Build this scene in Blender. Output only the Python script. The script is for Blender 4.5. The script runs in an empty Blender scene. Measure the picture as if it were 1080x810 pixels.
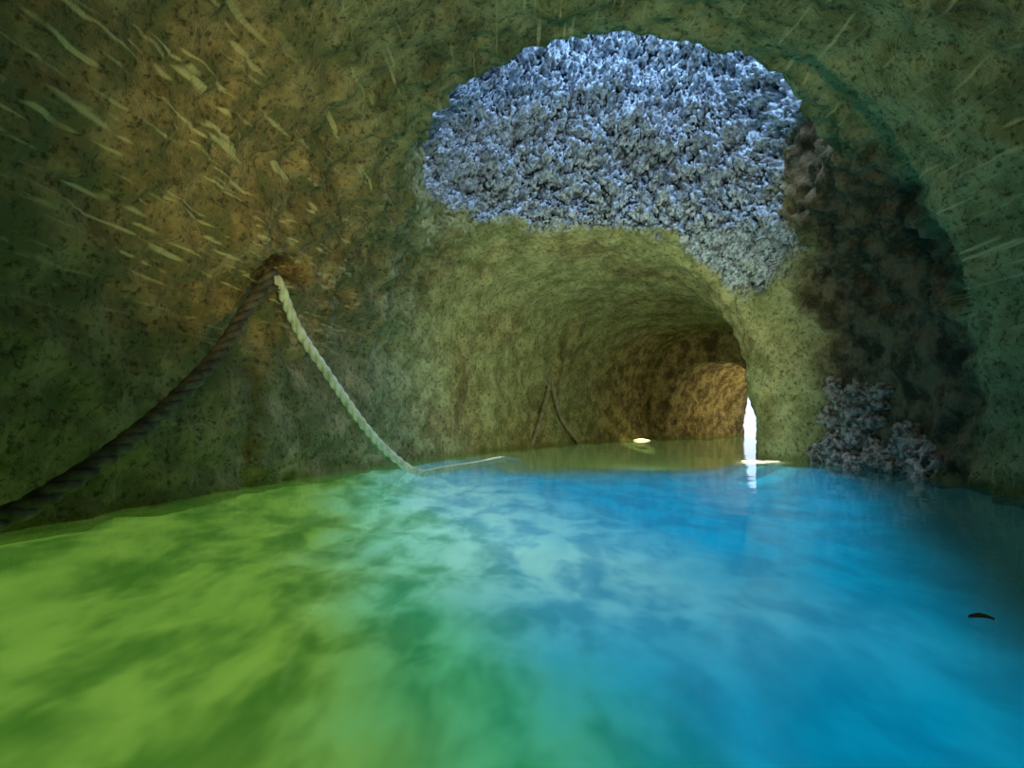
import bpy, bmesh, math, random
import numpy as np
from mathutils import Vector, noise, Matrix
from mathutils.bvhtree import BVHTree
random.seed(4)
scene = bpy.context.scene
scene.view_settings.view_transform = 'Standard'
scene.view_settings.look = 'None'
F = 560.0; H0 = 0.5; HZ = 440.0

# ---------------- camera ----------------
cd = bpy.data.cameras.new("camera"); cam = bpy.data.objects.new("camera", cd)
scene.collection.objects.link(cam)
cam.location = (0, 0, H0); cam.rotation_euler = (math.radians(90), 0, 0)
cd.sensor_width = 36; cd.lens = 36*F/1080; cd.shift_y = (HZ-405)/1080
cd.clip_start = 0.02
scene.camera = cam

def ray(px, py):
    return Vector(((px-540)/F, 1.0, -(py-HZ)/F))
def W(px, py, Y):
    return Vector((0, 0, H0)) + ray(px, py)*Y

# ---------------- cave shell ----------------
def interp(st, n):
    st = np.array(st, float); k = len(st); out = []
    for i in range(k-1):
        p0 = st[max(i-1, 0)]; p1 = st[i]; p2 = st[i+1]; p3 = st[min(i+2, k-1)]
        for j in range(n):
            t = j/n
            out.append(0.5*((2*p1)+(-p0+p2)*t+(2*p0-5*p1+4*p2-p3)*t*t+(-p0+3*p1-3*p2+p3)*t**3))
    out.append(st[-1]); return out

def loft(bm, st, ex=2.3, n=4, N=64, bot=-0.9, exl=None):
    rings = []; exl = exl or ex
    for s in interp(st, n):
        lx, ly, rx, ry, H = s[:5]
        c = Vector(((lx+rx)/2, (ly+ry)/2, 0)); h = Vector(((rx-lx)/2, (ry-ly)/2, 0))
        r = []
        for i in range(N):
            a = 2*math.pi*i/N
            ca, sa = math.cos(a), math.sin(a); e = ex if ca > 0 else exl
            u = math.copysign(abs(ca)**(2/e), ca); v = math.copysign(abs(sa)**(2/e), sa)
            r.append(bm.verts.new(c + h*u + Vector((0, 0, v*H if v > 0 else -v*bot))))
        rings.append(r)
    for a, b in zip(rings, rings[1:]):
        for i in range(N):
            j = (i+1) % N
            bm.faces.new((a[i], a[j], b[j], b[i]))
    bm.faces.new(rings[0][::-1]); bm.faces.new(rings[-1])

SC = (0.93, 4.97); SR = (1.86, 1.27)
bm = bmesh.new()
loft(bm, [(-2.1,-4.5,2.9,-4.5,2.6),(-2.2,-1.5,3.0,-1.5,2.95),(-2.25,0.5,3.1,0.5,3.1),(-2.12,2.4,3.12,2.4,3.13),(-1.93,3.82,3.12,3.82,3.15)], 2.3)
loft(bm, [(-1.9,3.5,3.3,3.5,3.1),(-1.72,4.3,3.45,4.3,3.1),(-1.45,5.2,3.5,5.2,3.05),(-1.15,6.05,3.25,6.05,2.8)], 2.4, exl=2.7)
loft(bm, [(-1.5,5.3,3.45,5.3,2.78),(-1.2,6.1,3.2,6.0,2.76),(-0.8,7.0,3.06,6.6,2.68),(0.0,8.5,3.45,7.3,2.55),(1.07,10.0,4.1,8.2,2.42),(2.2,11.4,4.9,9.3,2.36),(3.3,12.5,5.6,10.6,2.3)], 2.4, exl=3.3)
loft(bm, [(3.25,12.0,4.9,10.4,1.66),(4.7,13.25,6.0,11.8,1.8),(6.0,14.15,7.1,12.7,1.6),(6.5,14.7,7.6,13.4,1.6)], 2.6)
# shaft
N = 80; rings = []
for k in range(12):
    z = 2.2+k*0.45; r = []
    for i in range(N):
        a = 2*math.pi*i/N; ca, sa = math.cos(a), math.sin(a); ex = 2.2
        u = math.copysign(abs(ca)**(2/ex), ca); v = math.copysign(abs(sa)**(2/ex), sa)
        g = 1+0.04*math.sin(3*a+z*1.3)
        r.append(bm.verts.new((SC[0]+SR[0]*u*(1+0.02*math.sin(z*2)), SC[1]+SR[1]*v*g, z)))
    rings.append(r)
for a, b in zip(rings, rings[1:]):
    for i in range(N):
        j = (i+1) % N
        bm.faces.new((a[i], a[j], b[j], b[i]))
bm.faces.new(rings[0][::-1]); bm.faces.new(rings[-1])
bmesh.ops.recalc_face_normals(bm, faces=bm.faces)
me = bpy.data.meshes.new("tmp"); bm.to_mesh(me); bm.free()
tmp = bpy.data.objects.new("tmp", me); scene.collection.objects.link(tmp)
m = tmp.modifiers.new("r", 'REMESH'); m.mode = 'VOXEL'; m.voxel_size = 0.04; m.adaptivity = 0
m2 = tmp.modifiers.new("s", 'SMOOTH'); m2.factor = 0.5; m2.iterations = 5
dg = bpy.context.evaluated_depsgraph_get()
cm = bpy.data.meshes.new_from_object(tmp.evaluated_get(dg))
bpy.data.objects.remove(tmp)
bm = bmesh.new(); bm.from_mesh(cm)
dele = []
E = Vector((6.95, 13.95, 0)); D = Vector((0.6, 0.8, 0)).normalized()
for f in bm.faces:
    c = f.calc_center_median()
    if c.z > 6.6 or (c.x > 5 and (c-E).dot(D) > 0.0): dele.append(f)
bmesh.ops.delete(bm, geom=dele, context='FACES')
ed = [e for e in bm.edges if e.verts[0].co.z > 1.9 and 5.2 < e.verts[0].co.y < 6.9 and e.verts[0].co.z < 5.8 and -1.3 < e.verts[0].co.x < 3.3]
bmesh.ops.subdivide_edges(bm, edges=ed, cuts=1, use_grid_fill=True)
bmesh.ops.recalc_face_normals(bm, faces=bm.faces)
bm.normal_update()
bvh0 = BVHTree.FromBMesh(bm)
def hit0(px, py):
    d = ray(px, py).normalized(); r = bvh0.ray_cast(Vector((0, 0, H0)), d); return r[0]
HOLE = hit0(308, 282)
sm = lambda a, b, x: (lambda t: t*t*(3-2*t))(min(1, max(0, (x-a)/(b-a))))
masks = []; newco = []
for v in bm.verts:
    p = v.co; n = v.normal
    rr = math.sqrt(((p.x-SC[0])/SR[0])**2+((p.y-SC[1])/SR[1])**2)
    low = 2.66 + 0.14*noise.noise(p*2.2) + 0.12*noise.noise(p*7) - 0.72*sm(1.7, 2.6, p.x)
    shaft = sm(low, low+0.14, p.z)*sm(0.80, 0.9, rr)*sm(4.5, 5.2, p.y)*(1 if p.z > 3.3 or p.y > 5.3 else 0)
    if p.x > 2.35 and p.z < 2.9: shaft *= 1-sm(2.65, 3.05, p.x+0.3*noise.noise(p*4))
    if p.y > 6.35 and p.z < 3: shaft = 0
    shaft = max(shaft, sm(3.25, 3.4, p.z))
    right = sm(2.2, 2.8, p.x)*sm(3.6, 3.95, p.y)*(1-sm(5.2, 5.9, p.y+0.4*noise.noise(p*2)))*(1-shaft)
    n1 = noise.fractal(p*1.1, 1.0, 2.0, 3)
    n2 = noise.fractal(p*3.7+Vector((5, 1, 2)), 0.8, 2.1, 4)
    n5 = noise.fractal(p*11, 0.8, 2.1, 2)
    q = Vector((p.x*6.0, p.y*6.0, p.z*5.6))
    n3 = abs(noise.fractal(q, 0.5, 2.2, 4)); n4 = noise.fractal(p*2.2, 1, 2, 2)
    rim = sm(3.2, 3.9, p.y)*(1-sm(5.5, 7, p.y))*sm(0.9, 1.6, p.z)
    leftw = sm(0.6, 1.2, -p.x)
    rg = 0.036+0.035*right+0.045*rim+0.015*leftw
    d = 0.07*n1 + rg*n2 + 0.014*n5*(1+1.6*rim+1.0*right+0.6*leftw)
    d = d*(1-shaft) + shaft*(0.21*n3+0.18*n4-0.07)
    d += 0.010*noise.noise(Vector((p.x*3, p.y*3, p.z*13)))*(1-shaft)
    d += 0.03*max(0, n2+0.2)*math.exp(-((p.z)/0.10)**2)
    if HOLE is not None:
        q2 = p-HOLE; dd = math.sqrt(q2.x**2*0.4+q2.y**2*0.35+(q2.z*1.3)**2)
        d -= 0.42*(1-sm(0.06, 0.14, dd))
        q3 = p-HOLE-Vector((-0.12, -0.45, 0.15))
        d += 0.10*(1-sm(0.05, 0.32, q3.length))
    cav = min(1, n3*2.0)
    newco.append((v, p.copy(), n.copy(), d)); masks.append((shaft, right, cav, 1))
tv = max(bm.verts, key=lambda v: (v.co.z if abs(v.co.y-1) < 0.3 else -9))
sgn = -1 if tv.normal.z > 0 else 1
for v, p, n, d in newco: v.co = p + n*sgn*d
if sgn == -1: bmesh.ops.reverse_faces(bm, faces=bm.faces)
for f in bm.faces: f.smooth = True
bm.normal_update()
bvh = BVHTree.FromBMesh(bm)
me = bpy.data.meshes.new("cave_tunnel"); bm.to_mesh(me); bm.free()
at = me.color_attributes.new("region", 'FLOAT_COLOR', 'POINT')
at.data.foreach_set("color", np.array(masks, dtype=np.float32).ravel())
cave = bpy.data.objects.new("cave_tunnel", me); scene.collection.objects.link(cave)
def hit(px, py):
    return bvh.ray_cast(Vector((0, 0, H0)), ray(px, py).normalized())[0]

# ---------------- node helpers ----------------
def mat(name):
    m = bpy.data.materials.new(name); m.use_nodes = True
    nt = m.node_tree; b = nt.nodes["Principled BSDF"]; return m, nt, b
class G:
    def __init__(s, nt): s.nt = nt
    def n(s, t, **k):
        x = s.nt.nodes.new(t)
        for a, b in k.items(): setattr(x, a, b)
        return x
    def l(s, a, b): s.nt.links.new(a, b)
    def noise(s, vec, scale, det=4, rough=0.6, dist=0.0):
        x = s.n('ShaderNodeTexNoise'); x.inputs['Scale'].default_value = scale
        x.inputs['Detail'].default_value = det; x.inputs['Roughness'].default_value = rough
        x.inputs['Distortion'].default_value = dist
        s.l(vec, x.inputs['Vector']); return x.outputs[0]
    def map(s, vec, rot=(0, 0, 0), sc=(1, 1, 1), loc=(0, 0, 0)):
        x = s.n('ShaderNodeMapping'); x.inputs['Rotation'].default_value = rot
        x.inputs['Scale'].default_value = sc; x.inputs['Location'].default_value = loc
        s.l(vec, x.inputs['Vector']); return x.outputs[0]
    def rng(s, v, a, b, c=0, d=1):
        x = s.n('ShaderNodeMapRange'); x.interpolation_type = 'SMOOTHSTEP'
        for i, t in enumerate((a, b, c, d)): x.inputs[i+1].default_value = t
        s.l(v, x.inputs[0]); return x.outputs[0]
    def mix(s, f, a, b, bt='MIX'):
        x = s.n('ShaderNodeMix', data_type='RGBA', blend_type=bt)
        for i, t in ((0, f), (6, a), (7, b)):
            if isinstance(t, (tuple, float, int)):
                x.inputs[i].default_value = t if not isinstance(t, tuple) else (*t, 1)
            else: s.l(t, x.inputs[i])
        return x.outputs[2]
    def m(s, op, a, b=0.0):
        x = s.n('ShaderNodeMath', operation=op)
        for i, t in ((0, a), (1, b)):
            if isinstance(t, (float, int)): x.inputs[i].default_value = t
            else: s.l(t, x.inputs[i])
        return x.outputs[0]

# ---------------- cave material ----------------
m, nt, b = mat("algae_tuff"); g = G(nt)
geo = g.n('ShaderNodeTexCoord').outputs['Object']
attr = g.n('ShaderNodeAttribute', attribute_name="region")
sep = g.n('ShaderNodeSeparateColor'); g.l(attr.outputs['Color'], sep.inputs[0])
shaft, right, cav = sep.outputs[0], sep.outputs[1], sep.outputs[2]
sx = g.n('ShaderNodeSeparateXYZ'); g.l(geo, sx.inputs[0]); X, Y, Z = sx.outputs
nb = g.noise(geo, 0.9, 2, 0.6); nm = g.noise(geo, 4, 4, 0.7); nf = g.noise(geo, 22, 4, 0.75)
green = g.mix(g.rng(nm, 0.32, 0.68), (0.20, 0.21, 0.08), (0.42, 0.43, 0.20))
brown = g.mix(g.rng(nm, 0.36, 0.66), (0.11, 0.075, 0.03), (0.42, 0.31, 0.13))
bf = g.rng(nb, 0.44, 0.64)
lf = g.m('MULTIPLY', g.rng(X, -0.5, -1.5), g.rng(Z, 0.0, 1.3, 0.5, 1))
lf = g.m('MULTIPLY', lf, g.rng(Y, 6.0, 4.5))
bf = g.m('MAXIMUM', g.m('MULTIPLY', bf, 0.5), g.m('MULTIPLY', lf, g.rng(nm, 0.33, 0.55, 0.3, 1)))
bf = g.m('MAXIMUM', bf, g.rng(Y, 9.5, 12.0))
col = g.mix(bf, green, brown)
col = g.mix(g.rng(nf, 0.50, 0.34, 0, 0.75), col, (0.035, 0.032, 0.014))
def scr(rot, sc, lo, hi):
    return g.rng(g.noise(g.map(geo, rot, sc), 1.0, 0, 0.5), lo, hi)
# pick-axe scratches: tangential on the flanks and on the vault
s1 = scr((0.45, 0, 0), (14, 1.8, 30), 0.66, 0.82)
s2 = scr((-0.55, 0, 0), (14, 1.8, 30), 0.68, 0.82)
s3 = scr((0, 0, 0.6), (30, 1.8, 9), 0.68, 0.82)
fl = g.m('MAXIMUM', g.rng(X, -1.1, -1.5), g.rng(X, 2.3, 2.7))
sw = g.m('MULTIPLY', g.m('MAXIMUM', s1, s2), fl)
s3 = g.m('MULTIPLY', s3, g.m('SUBTRACT', 1.0, fl))
ss = g.m('MAXIMUM', sw, s3)
ss = g.m('MULTIPLY', ss, g.rng(Z, 0.7, 1.5))
ss = g.m('MULTIPLY', ss, g.rng(Y, 5.8, 4.2))
col = g.mix(g.m('MULTIPLY', ss, 0.8), col, (0.66, 0.58, 0.28))
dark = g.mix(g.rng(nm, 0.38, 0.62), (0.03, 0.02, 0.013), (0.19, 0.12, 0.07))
col = g.mix(g.m('MULTIPLY', right, 0.85), col, dark)  # right recess: brown rock with its shade painted into the colour
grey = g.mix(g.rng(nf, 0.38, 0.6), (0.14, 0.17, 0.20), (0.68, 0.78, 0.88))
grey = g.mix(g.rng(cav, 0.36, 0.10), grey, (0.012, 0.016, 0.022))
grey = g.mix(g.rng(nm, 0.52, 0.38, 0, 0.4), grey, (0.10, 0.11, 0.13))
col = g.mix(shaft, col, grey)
col = g.mix(g.rng(Z, 0.09, 0.02, 0, 0.5), col, (0.14, 0.15, 0.03))
ug = g.mix(g.rng(X, 0.0, 1.5), (0.22, 0.42, 0.06), (0.02, 0.09, 0.07))
col = g.mix(g.rng(Z, 0.0, -0.06), col, ug)
g.l(col, b.inputs['Base Color']); b.inputs['Roughness'].default_value = 0.9
b.inputs['Specular IOR Level'].default_value = 0.15
hgt = g.m('ADD', g.m('MULTIPLY', nf, 0.7), g.m('MULTIPLY', nm, 0.5))
bp = g.n('ShaderNodeBump'); bp.inputs['Strength'].default_value = 0.9; bp.inputs['Distance'].default_value = 0.05
g.l(hgt, bp.inputs['Height']); g.l(bp.outputs[0], b.inputs['Normal'])
me.materials.append(m)

# ---------------- water + bed ----------------
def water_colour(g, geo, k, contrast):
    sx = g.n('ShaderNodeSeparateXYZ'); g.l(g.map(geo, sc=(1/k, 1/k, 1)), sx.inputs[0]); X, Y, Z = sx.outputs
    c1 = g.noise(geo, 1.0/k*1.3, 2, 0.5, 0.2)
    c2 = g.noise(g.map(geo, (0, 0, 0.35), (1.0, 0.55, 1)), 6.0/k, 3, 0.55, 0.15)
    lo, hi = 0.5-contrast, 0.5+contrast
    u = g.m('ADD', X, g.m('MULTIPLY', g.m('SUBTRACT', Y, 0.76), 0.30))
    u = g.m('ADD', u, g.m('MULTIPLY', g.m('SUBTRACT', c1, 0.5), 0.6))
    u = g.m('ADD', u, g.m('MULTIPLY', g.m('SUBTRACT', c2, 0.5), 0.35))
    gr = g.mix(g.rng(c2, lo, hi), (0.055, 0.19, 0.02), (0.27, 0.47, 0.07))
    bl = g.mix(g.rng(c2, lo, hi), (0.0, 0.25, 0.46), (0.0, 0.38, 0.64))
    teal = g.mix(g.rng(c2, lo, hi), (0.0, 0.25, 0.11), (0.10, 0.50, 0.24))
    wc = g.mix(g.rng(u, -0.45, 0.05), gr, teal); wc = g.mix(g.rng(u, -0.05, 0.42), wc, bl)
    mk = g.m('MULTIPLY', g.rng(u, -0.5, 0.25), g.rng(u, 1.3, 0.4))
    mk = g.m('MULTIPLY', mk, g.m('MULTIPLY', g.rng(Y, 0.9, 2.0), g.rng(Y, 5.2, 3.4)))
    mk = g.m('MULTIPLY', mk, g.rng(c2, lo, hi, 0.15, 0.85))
    wc = g.mix(mk, wc, (0.42, 0.78, 0.70))  # pale patch of light from the shaft, painted into the water colour
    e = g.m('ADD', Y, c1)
    wc = g.mix(g.rng(e, 4.5, 6.0), wc, (0.13, 0.20, 0.06))  # far end: brown-green wall reflection painted into the colour
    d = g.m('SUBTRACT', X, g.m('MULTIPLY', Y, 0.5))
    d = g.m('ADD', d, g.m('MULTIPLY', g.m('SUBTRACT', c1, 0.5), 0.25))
    wc = g.mix(g.rng(d, 0.22, 0.72), wc, (0.008, 0.05, 0.05))  # shadow along the right side, painted into the water colour
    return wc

bm = bmesh.new()
bmesh.ops.create_grid(bm, x_segments=160, y_segments=200, size=1)
for v in bm.verts:
    v.co.x = 3+v.co.x*6.5; v.co.y = 6+v.co.y*10
    p = v.co
    dmin = bvh.find_nearest(Vector((p.x, p.y, -0.12)), 0.9)[3]
    if dmin is None: dmin = 9
    p.z = -0.27+0.05*noise.fractal(Vector((p.x*1.3, p.y*1.3, 3)), 1, 2, 3)+0.21*(1-sm(0.0, 0.8, dmin))
for f in bm.faces: f.smooth = True
fm = bpy.data.meshes.new("pool_floor"); bm.to_mesh(fm); bm.free()
scene.collection.objects.link(bpy.data.objects.new("pool_floor", fm))
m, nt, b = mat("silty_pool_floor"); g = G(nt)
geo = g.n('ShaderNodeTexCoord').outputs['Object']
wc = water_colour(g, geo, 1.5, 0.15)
g.l(wc, b.inputs['Base Color']); g.l(wc, b.inputs['Emission Color']); b.inputs['Emission Strength'].default_value = 0.72  # added glow, stands in for daylight scattered in the pool
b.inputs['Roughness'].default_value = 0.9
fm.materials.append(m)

bm = bmesh.new()
bmesh.ops.create_grid(bm, x_segments=200, y_segments=260, size=1)
for v in bm.verts:
    v.co.x = 4+v.co.x*8; v.co.y = 8+v.co.y*12.5
    p = v.co
    v.co.z = 0.003*noise.noise(Vector((p.x*1.6, p.y*1.6, 0)))
for f in bm.faces: f.smooth = True
wm = bpy.data.meshes.new("pool_water"); bm.to_mesh(wm); bm.free()
water = bpy.data.objects.new("pool_water", wm); scene.collection.objects.link(water)
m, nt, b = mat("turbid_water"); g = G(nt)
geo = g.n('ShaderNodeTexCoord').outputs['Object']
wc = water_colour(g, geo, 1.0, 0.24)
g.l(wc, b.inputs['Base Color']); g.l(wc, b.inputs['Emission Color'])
b.inputs['Emission Strength'].default_value = 0.45  # surface glows too, in place of light scattered under water
b.inputs['Roughness'].default_value = 1.0; b.inputs['Specular IOR Level'].default_value = 0
tr = g.n('ShaderNodeBsdfTransparent'); tr.inputs[0].default_value = (0.90, 0.98, 0.94, 1)
gl = g.n('ShaderNodeBsdfGlossy'); gl.inputs['Roughness'].default_value = 0.07; gl.inputs[0].default_value = (1, 1, 1, 1)
bp = g.n('ShaderNodeBump'); bp.inputs['Strength'].default_value = 0.12; bp.inputs['Distance'].default_value = 0.03
g.l(g.noise(geo, 3.5, 2, 0.5, 0.3), bp.inputs['Height']); g.l(bp.outputs[0], gl.inputs['Normal'])
fr = g.n('ShaderNodeFresnel'); fr.inputs[0].default_value = 1.33; g.l(bp.outputs[0], fr.inputs['Normal'])
m1 = g.n('ShaderNodeMixShader'); m1.inputs[0].default_value = 0.36
g.l(tr.outputs[0], m1.inputs[1]); g.l(b.outputs[0], m1.inputs[2])
m2 = g.n('ShaderNodeMixShader'); g.l(g.m('MULTIPLY', fr.outputs[0], 0.9), m2.inputs[0])
g.l(m1.outputs[0], m2.inputs[1]); g.l(gl.outputs[0], m2.inputs[2])
g.l(m2.outputs[0], nt.nodes['Material Output'].inputs[0])
wm.materials.append(m)

# ---------------- ropes ----------------
def catmull(P, n=16):
    out = []
    for i in range(len(P)-1):
        p0 = P[max(i-1, 0)]; p1 = P[i]; p2 = P[i+1]; p3 = P[min(i+2, len(P)-1)]
        for j in range(n):
            t = j/n
            out.append(0.5*((2*p1)+(p2-p0)*t+(2*p0-5*p1+4*p2-p3)*t*t+(3*p1-p0-3*p2+p3)*t**3))
    out.append(P[-1]); return out
def resample(P, step):
    out = [P[0]]; acc = 0
    for a, b2 in zip(P, P[1:]):
        L = (b2-a).length
        if L < 1e-9: continue
        t = step-acc
        while t <= L:
            out.append(a.lerp(b2, t/L)); t += step
        acc = L-(t-step)
    return out
def rope_mesh(bm, pts, R, pitch=None, strands=3, seg=8):
    pitch = pitch or R*7
    P = resample(catmull([Vector(p) for p in pts]), max(pitch/14, 0.004))
    T = []
    for i in range(len(P)): T.append((P[min(i+1, len(P)-1)]-P[max(i-1, 0)]).normalized())
    nrm = T[0].orthogonal().normalized(); fr = []
    for t in T:
        nrm = (nrm - t*nrm.dot(t)).normalized(); fr.append((nrm.copy(), t.cross(nrm)))
    L = 0; ph = []
    for i in range(len(P)):
        if i: L += (P[i]-P[i-1]).length
        ph.append(L/pitch*2*math.pi)
    r = R*0.54; off = R*0.5
    for s in range(strands):
        prev = None
        for i, p in enumerate(P):
            a = ph[i]+s*2*math.pi/strands; n_, b_ = fr[i]
            c = p + (n_*math.cos(a)+b_*math.sin(a))*off
            ring = [bm.verts.new(c+(n_*math.cos(2*math.pi*k/seg)+b_*math.sin(2*math.pi*k/seg))*r) for k in range(seg)]
            if prev:
                for k in range(seg):
                    f = bm.faces.new((prev[k], prev[(k+1) % seg], ring[(k+1) % seg], ring[k])); f.smooth = True
            else: bm.faces.new(ring[::-1])
            prev = ring
        bm.faces.new(prev)
def obj(name, bm, mt):
    bmesh.ops.recalc_face_normals(bm, faces=bm.faces)
    me = bpy.data.meshes.new(name); bm.to_mesh(me); bm.free(); me.materials.append(mt)
    o = bpy.data.objects.new(name, me); scene.collection.objects.link(o); return o
def ropemat(name, a, c):
    m, nt, b = mat(name); g = G(nt); geo = g.n('ShaderNodeTexCoord').outputs['Object']
    g.l(g.mix(g.rng(g.noise(geo, 9, 4, 0.7), 0.35, 0.65), a, c), b.inputs['Base Color'])
    b.inputs['Roughness'].default_value = 0.85
    bp = g.n('ShaderNodeBump'); bp.inputs['Strength'].default_value = 0.5; bp.inputs['Distance'].default_value = 0.004
    g.l(g.noise(geo, 220, 2, 0.6), bp.inputs['Height']); g.l(bp.outputs[0], b.inputs['Normal']); return m
pale = ropemat("pale_hemp", (0.58, 0.58, 0.36), (0.88, 0.86, 0.64))
darkr = ropemat("weathered_hemp", (0.05, 0.04, 0.026), (0.16, 0.135, 0.08))
A = hit(288, 300)
YA = A.y
bm = bmesh.new()
Yw = H0*F/(497-HZ)
pts = [A+Vector((-0.10, 0.02, 0.05)), A+Vector((0.05, -0.06, 0.02))]
for (px, py, t) in ((313, 345, .2), (346, 395, .4), (384, 449, .66), (414, 481, .86)):
    pts.append(W(px, py, YA+(Yw-YA)*t))
for px, py, dz in ((442, 497.0, -0.015), (470, 492, -0.03), (505, 486.5, -0.032), (528, 482, -0.03)):
    pts.append(W(px, py, H0*F/(py-HZ))+Vector((0, 0, dz)))
pts.append(W(548, 479, H0*F/(480-HZ))+Vector((0, 0, -0.09)))
rope_mesh(bm, pts, 0.038)
obj("mooring_rope", bm, pale)
bm = bmesh.new()
pts = [A+Vector((-0.12, 0.0, 0.09)), A+Vector((0.03, -0.10, 0.06))]
for px, py, y in ((262, 324, YA-.3), (232, 371, YA-.62), (182, 424, 2.8), (122, 474, 2.42), (60, 516, 2.12), (-5, 548, 1.9), (-160, 570, 1.5), (-700, 400, 0.9)):
    pts.append(W(px, py, y))
pts.append(Vector((-2.25, -0.3, 0.9)))
rope_mesh(bm, pts, 0.044)
for k in range(3):
    c = A+Vector((-0.03, -0.04, 0.05*k-0.03)); lp = []
    for i in range(17):
        a = 2*math.pi*i/16
        lp.append(c+Vector((0.075*math.cos(a), 0.08*math.sin(a), 0.03*math.sin(a+k*2))))
    rope_mesh(bm, lp, 0.026)
obj("mooring_rope", bm, darkr)
B = hit(577, 402); YB = B.y
bm = bmesh.new()
for (mx, my, ex, ey) in ((571, 440, 560, 471), (592, 440, 612, 468)):
    Ye = min(H0*F/(ey-HZ), YB+0.5)
    rope_mesh(bm, [B+Vector((-0.05, 0.02, 0.02)), B+Vector((0.05, -0.08, 0)), W(mx, my, (YB+Ye)/2-0.12), W(ex, ey, Ye-0.1)], 0.035)
for k in range(2):
    c = B+Vector((0.03, -0.05, 0.03*k)); rope_mesh(bm, [c+Vector((0.07*math.cos(a*math.pi/6), 0.03*math.sin(a*math.pi/6), 0.07*math.sin(a*math.pi/6))) for a in range(13)], 0.025)
obj("mooring_rope", bm, ropemat("old_hemp", (0.15, 0.13, 0.07), (0.32, 0.29, 0.17)))

# ---------------- rocks ----------------
def rockmat(name, a, c):
    m, nt, b = mat(name); g = G(nt); geo = g.n('ShaderNodeTexCoord').outputs['Object']
    g.l(g.mix(g.rng(g.noise(geo, 14, 4, 0.7), 0.38, 0.62), a, c), b.inputs['Base Color'])
    b.inputs['Roughness'].default_value = 0.7
    bp = g.n('ShaderNodeBump'); bp.inputs['Strength'].default_value = 0.8; bp.inputs['Distance'].default_value = 0.03
    g.l(g.noise(geo, 35, 4, 0.7), bp.inputs['Height']); g.l(bp.outputs[0], b.inputs['Normal']); return m
def rock(bm, c, r, sq=(1, 1, 1), amp=0.35):
    res = bmesh.ops.create_icosphere(bm, subdivisions=4, radius=1)
    o = Vector((random.random()*50, 0, 0))
    for v in res['verts']:
        p = v.co.copy(); d = 1+amp*noise.fractal(p*1.4+o, 0.8, 2, 4)+0.12*noise.cell(p*2+o)
        v.co = Vector(c)+Vector((p.x*sq[0], p.y*sq[1], p.z*sq[2]))*r*d
    for f in bm.faces: f.smooth = True
bm = bmesh.new()
for i in range(70):
    t = random.random()**1.4
    px = random.uniform(866+8*t, 1000-75*t); py = 493-t*92
    if px > 900: py += (px-900)*0.14*(1-t)
    h = hit(px, py)
    if h is None or h.z < -0.1: continue
    rock(bm, h+Vector((0.03, 0, 0)), random.uniform(0.07, 0.18)*(1.1-0.5*t), (0.8, 1, 0.9), 0.5)
obj("rock_pile", bm, rockmat("grey_rubble", (0.07, 0.055, 0.04), (0.50, 0.43, 0.34)))
bm = bmesh.new(); rock(bm, (2.72, 5.95, -0.02), 0.14, (1.4, 0.8, 0.25), 0.2)
rock(bm, (2.92, 6.0, -0.02), 0.12, (1.2, 0.6, 0.25), 0.2)
obj("sun_glint_ledge", bm, rockmat("glint_pale", (0.6, 0.55, 0.42), (0.85, 0.8, 0.65)))  # pale rock whose brightness stands for a sun patch at the jamb
S2 = W(676, 464, 11.4)
bm = bmesh.new(); rock(bm, (S2.x, S2.y, 0.0), 0.13, (1.3, 0.6, 0.3), 0.2)
obj("sun_glint_ledge", bm, rockmat("glint_pale_far", (0.6, 0.55, 0.42), (0.85, 0.8, 0.65)))  # far ledge coloured pale to show a sun glint on the waterline

# floating leaf
bm = bmesh.new()
lc = Vector((1.14, 1.29, 0.010)); n = 10; vs = []
for i in range(n+1):
    t = i/n; w = 0.018*math.sin(math.pi*t)**0.8+0.0006
    y0 = (t-0.5)*0.05
    vs.append([bm.verts.new(lc+Matrix.Rotation(1.1, 3, 'Z')@Vector((s*w, y0, 0.006*abs(s)+0.003*math.sin(t*4)))) for s in (-1, 0, 1)])
for a, b2 in zip(vs, vs[1:]):
    for k in range(2): bm.faces.new((a[k], a[k+1], b2[k+1], b2[k]))
obj("fallen_leaf", bm, rockmat("dry_leaf", (0.09, 0.06, 0.03), (0.20, 0.13, 0.05)))

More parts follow.
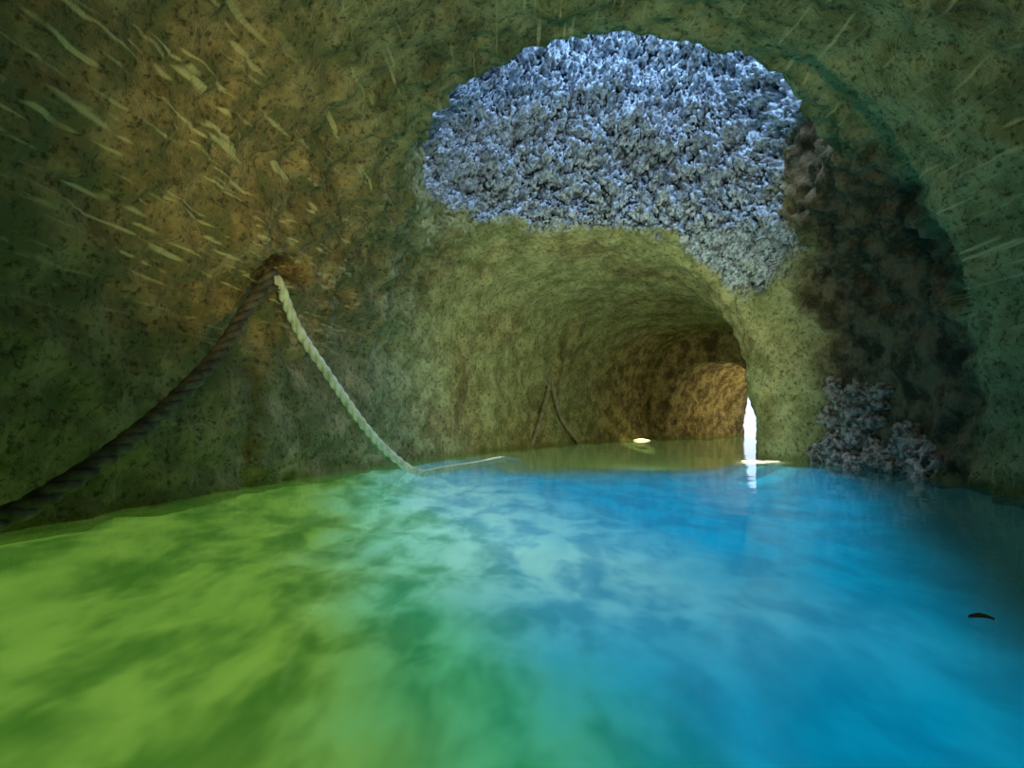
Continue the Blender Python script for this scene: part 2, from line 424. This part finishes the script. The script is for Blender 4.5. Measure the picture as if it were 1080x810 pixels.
# ---------------- lights ----------------
w = bpy.data.worlds.new("World"); scene.world = w; w.use_nodes = True
bg = w.node_tree.nodes["Background"]; bg.inputs[0].default_value = (0.66, 0.80, 1.0, 1); bg.inputs[1].default_value = 1.8
def light(name, typ, loc, target, power, col, **k):
    ld = bpy.data.lights.new(name, typ); ld.energy = power; ld.color = col
    for a, v in k.items(): setattr(ld, a, v)
    o = bpy.data.objects.new(name, ld); scene.collection.objects.link(o); o.location = loc
    if target is not None: o.rotation_euler = (Vector(target)-Vector(loc)).to_track_quat('-Z', 'Y').to_euler()
    return o
light("shaft_daylight", 'AREA', (1.6, 4.5, 6.4), (1.7, 5.9, 3.4), 210, (0.44, 0.68, 1.0), size=0.9)
light("shaft_sunbeam", 'SPOT', (1.0, 5.6, 6.3), (0.35, 2.9, 0), 330, (0.75, 0.95, 1.0), spot_size=0.62, spot_blend=1.0, shadow_soft_size=0.1)
light("vault_fill", 'SPOT', (0.4, -1.2, 1.0), (0.3, 3.6, 2.3), 330, (1.0, 0.93, 0.60), spot_size=1.35, spot_blend=1.0, shadow_soft_size=0.4)  # added fill behind the camera, brightens the near vault
light("amber_fill", 'SPOT', (0.3, 1.4, 0.5), (-1.6, 3.5, 2.0), 85, (1.0, 0.82, 0.26), spot_size=0.9, spot_blend=1.0, shadow_soft_size=0.12)  # added fill, no visible source, yellows the upper left wall
light("green_fill", 'SPOT', (1.3, 4.7, 0.3), (1.3, 8.0, 1.7), 220, (0.94, 1.0, 0.66), spot_size=2.5, spot_blend=1.0, shadow_soft_size=0.12)  # added fill for the greenish water glow in the mid tunnel
light("warm_fill", 'POINT', (6.2, 12.5, 0.9), None, 50, (1.0, 0.96, 0.64), shadow_soft_size=0.1)  # added point hidden behind the jamb, warms the far niche
light("ledge_glint_spot", 'SPOT', (2.4, 5.3, 2.3), (2.8, 5.95, 0), 500, (1, 0.93, 0.72), spot_size=0.3, spot_blend=0.6, shadow_soft_size=0.02)  # added spot that makes the sun patch on the near ledge
light("ledge_glint_spot", 'SPOT', (S2.x+0.4, S2.y-1, 1.8), (S2.x, S2.y, 0), 900, (1, 0.88, 0.58), spot_size=0.4, spot_blend=0.8, shadow_soft_size=0.02)  # second added spot, for the sun glint at the far waterline
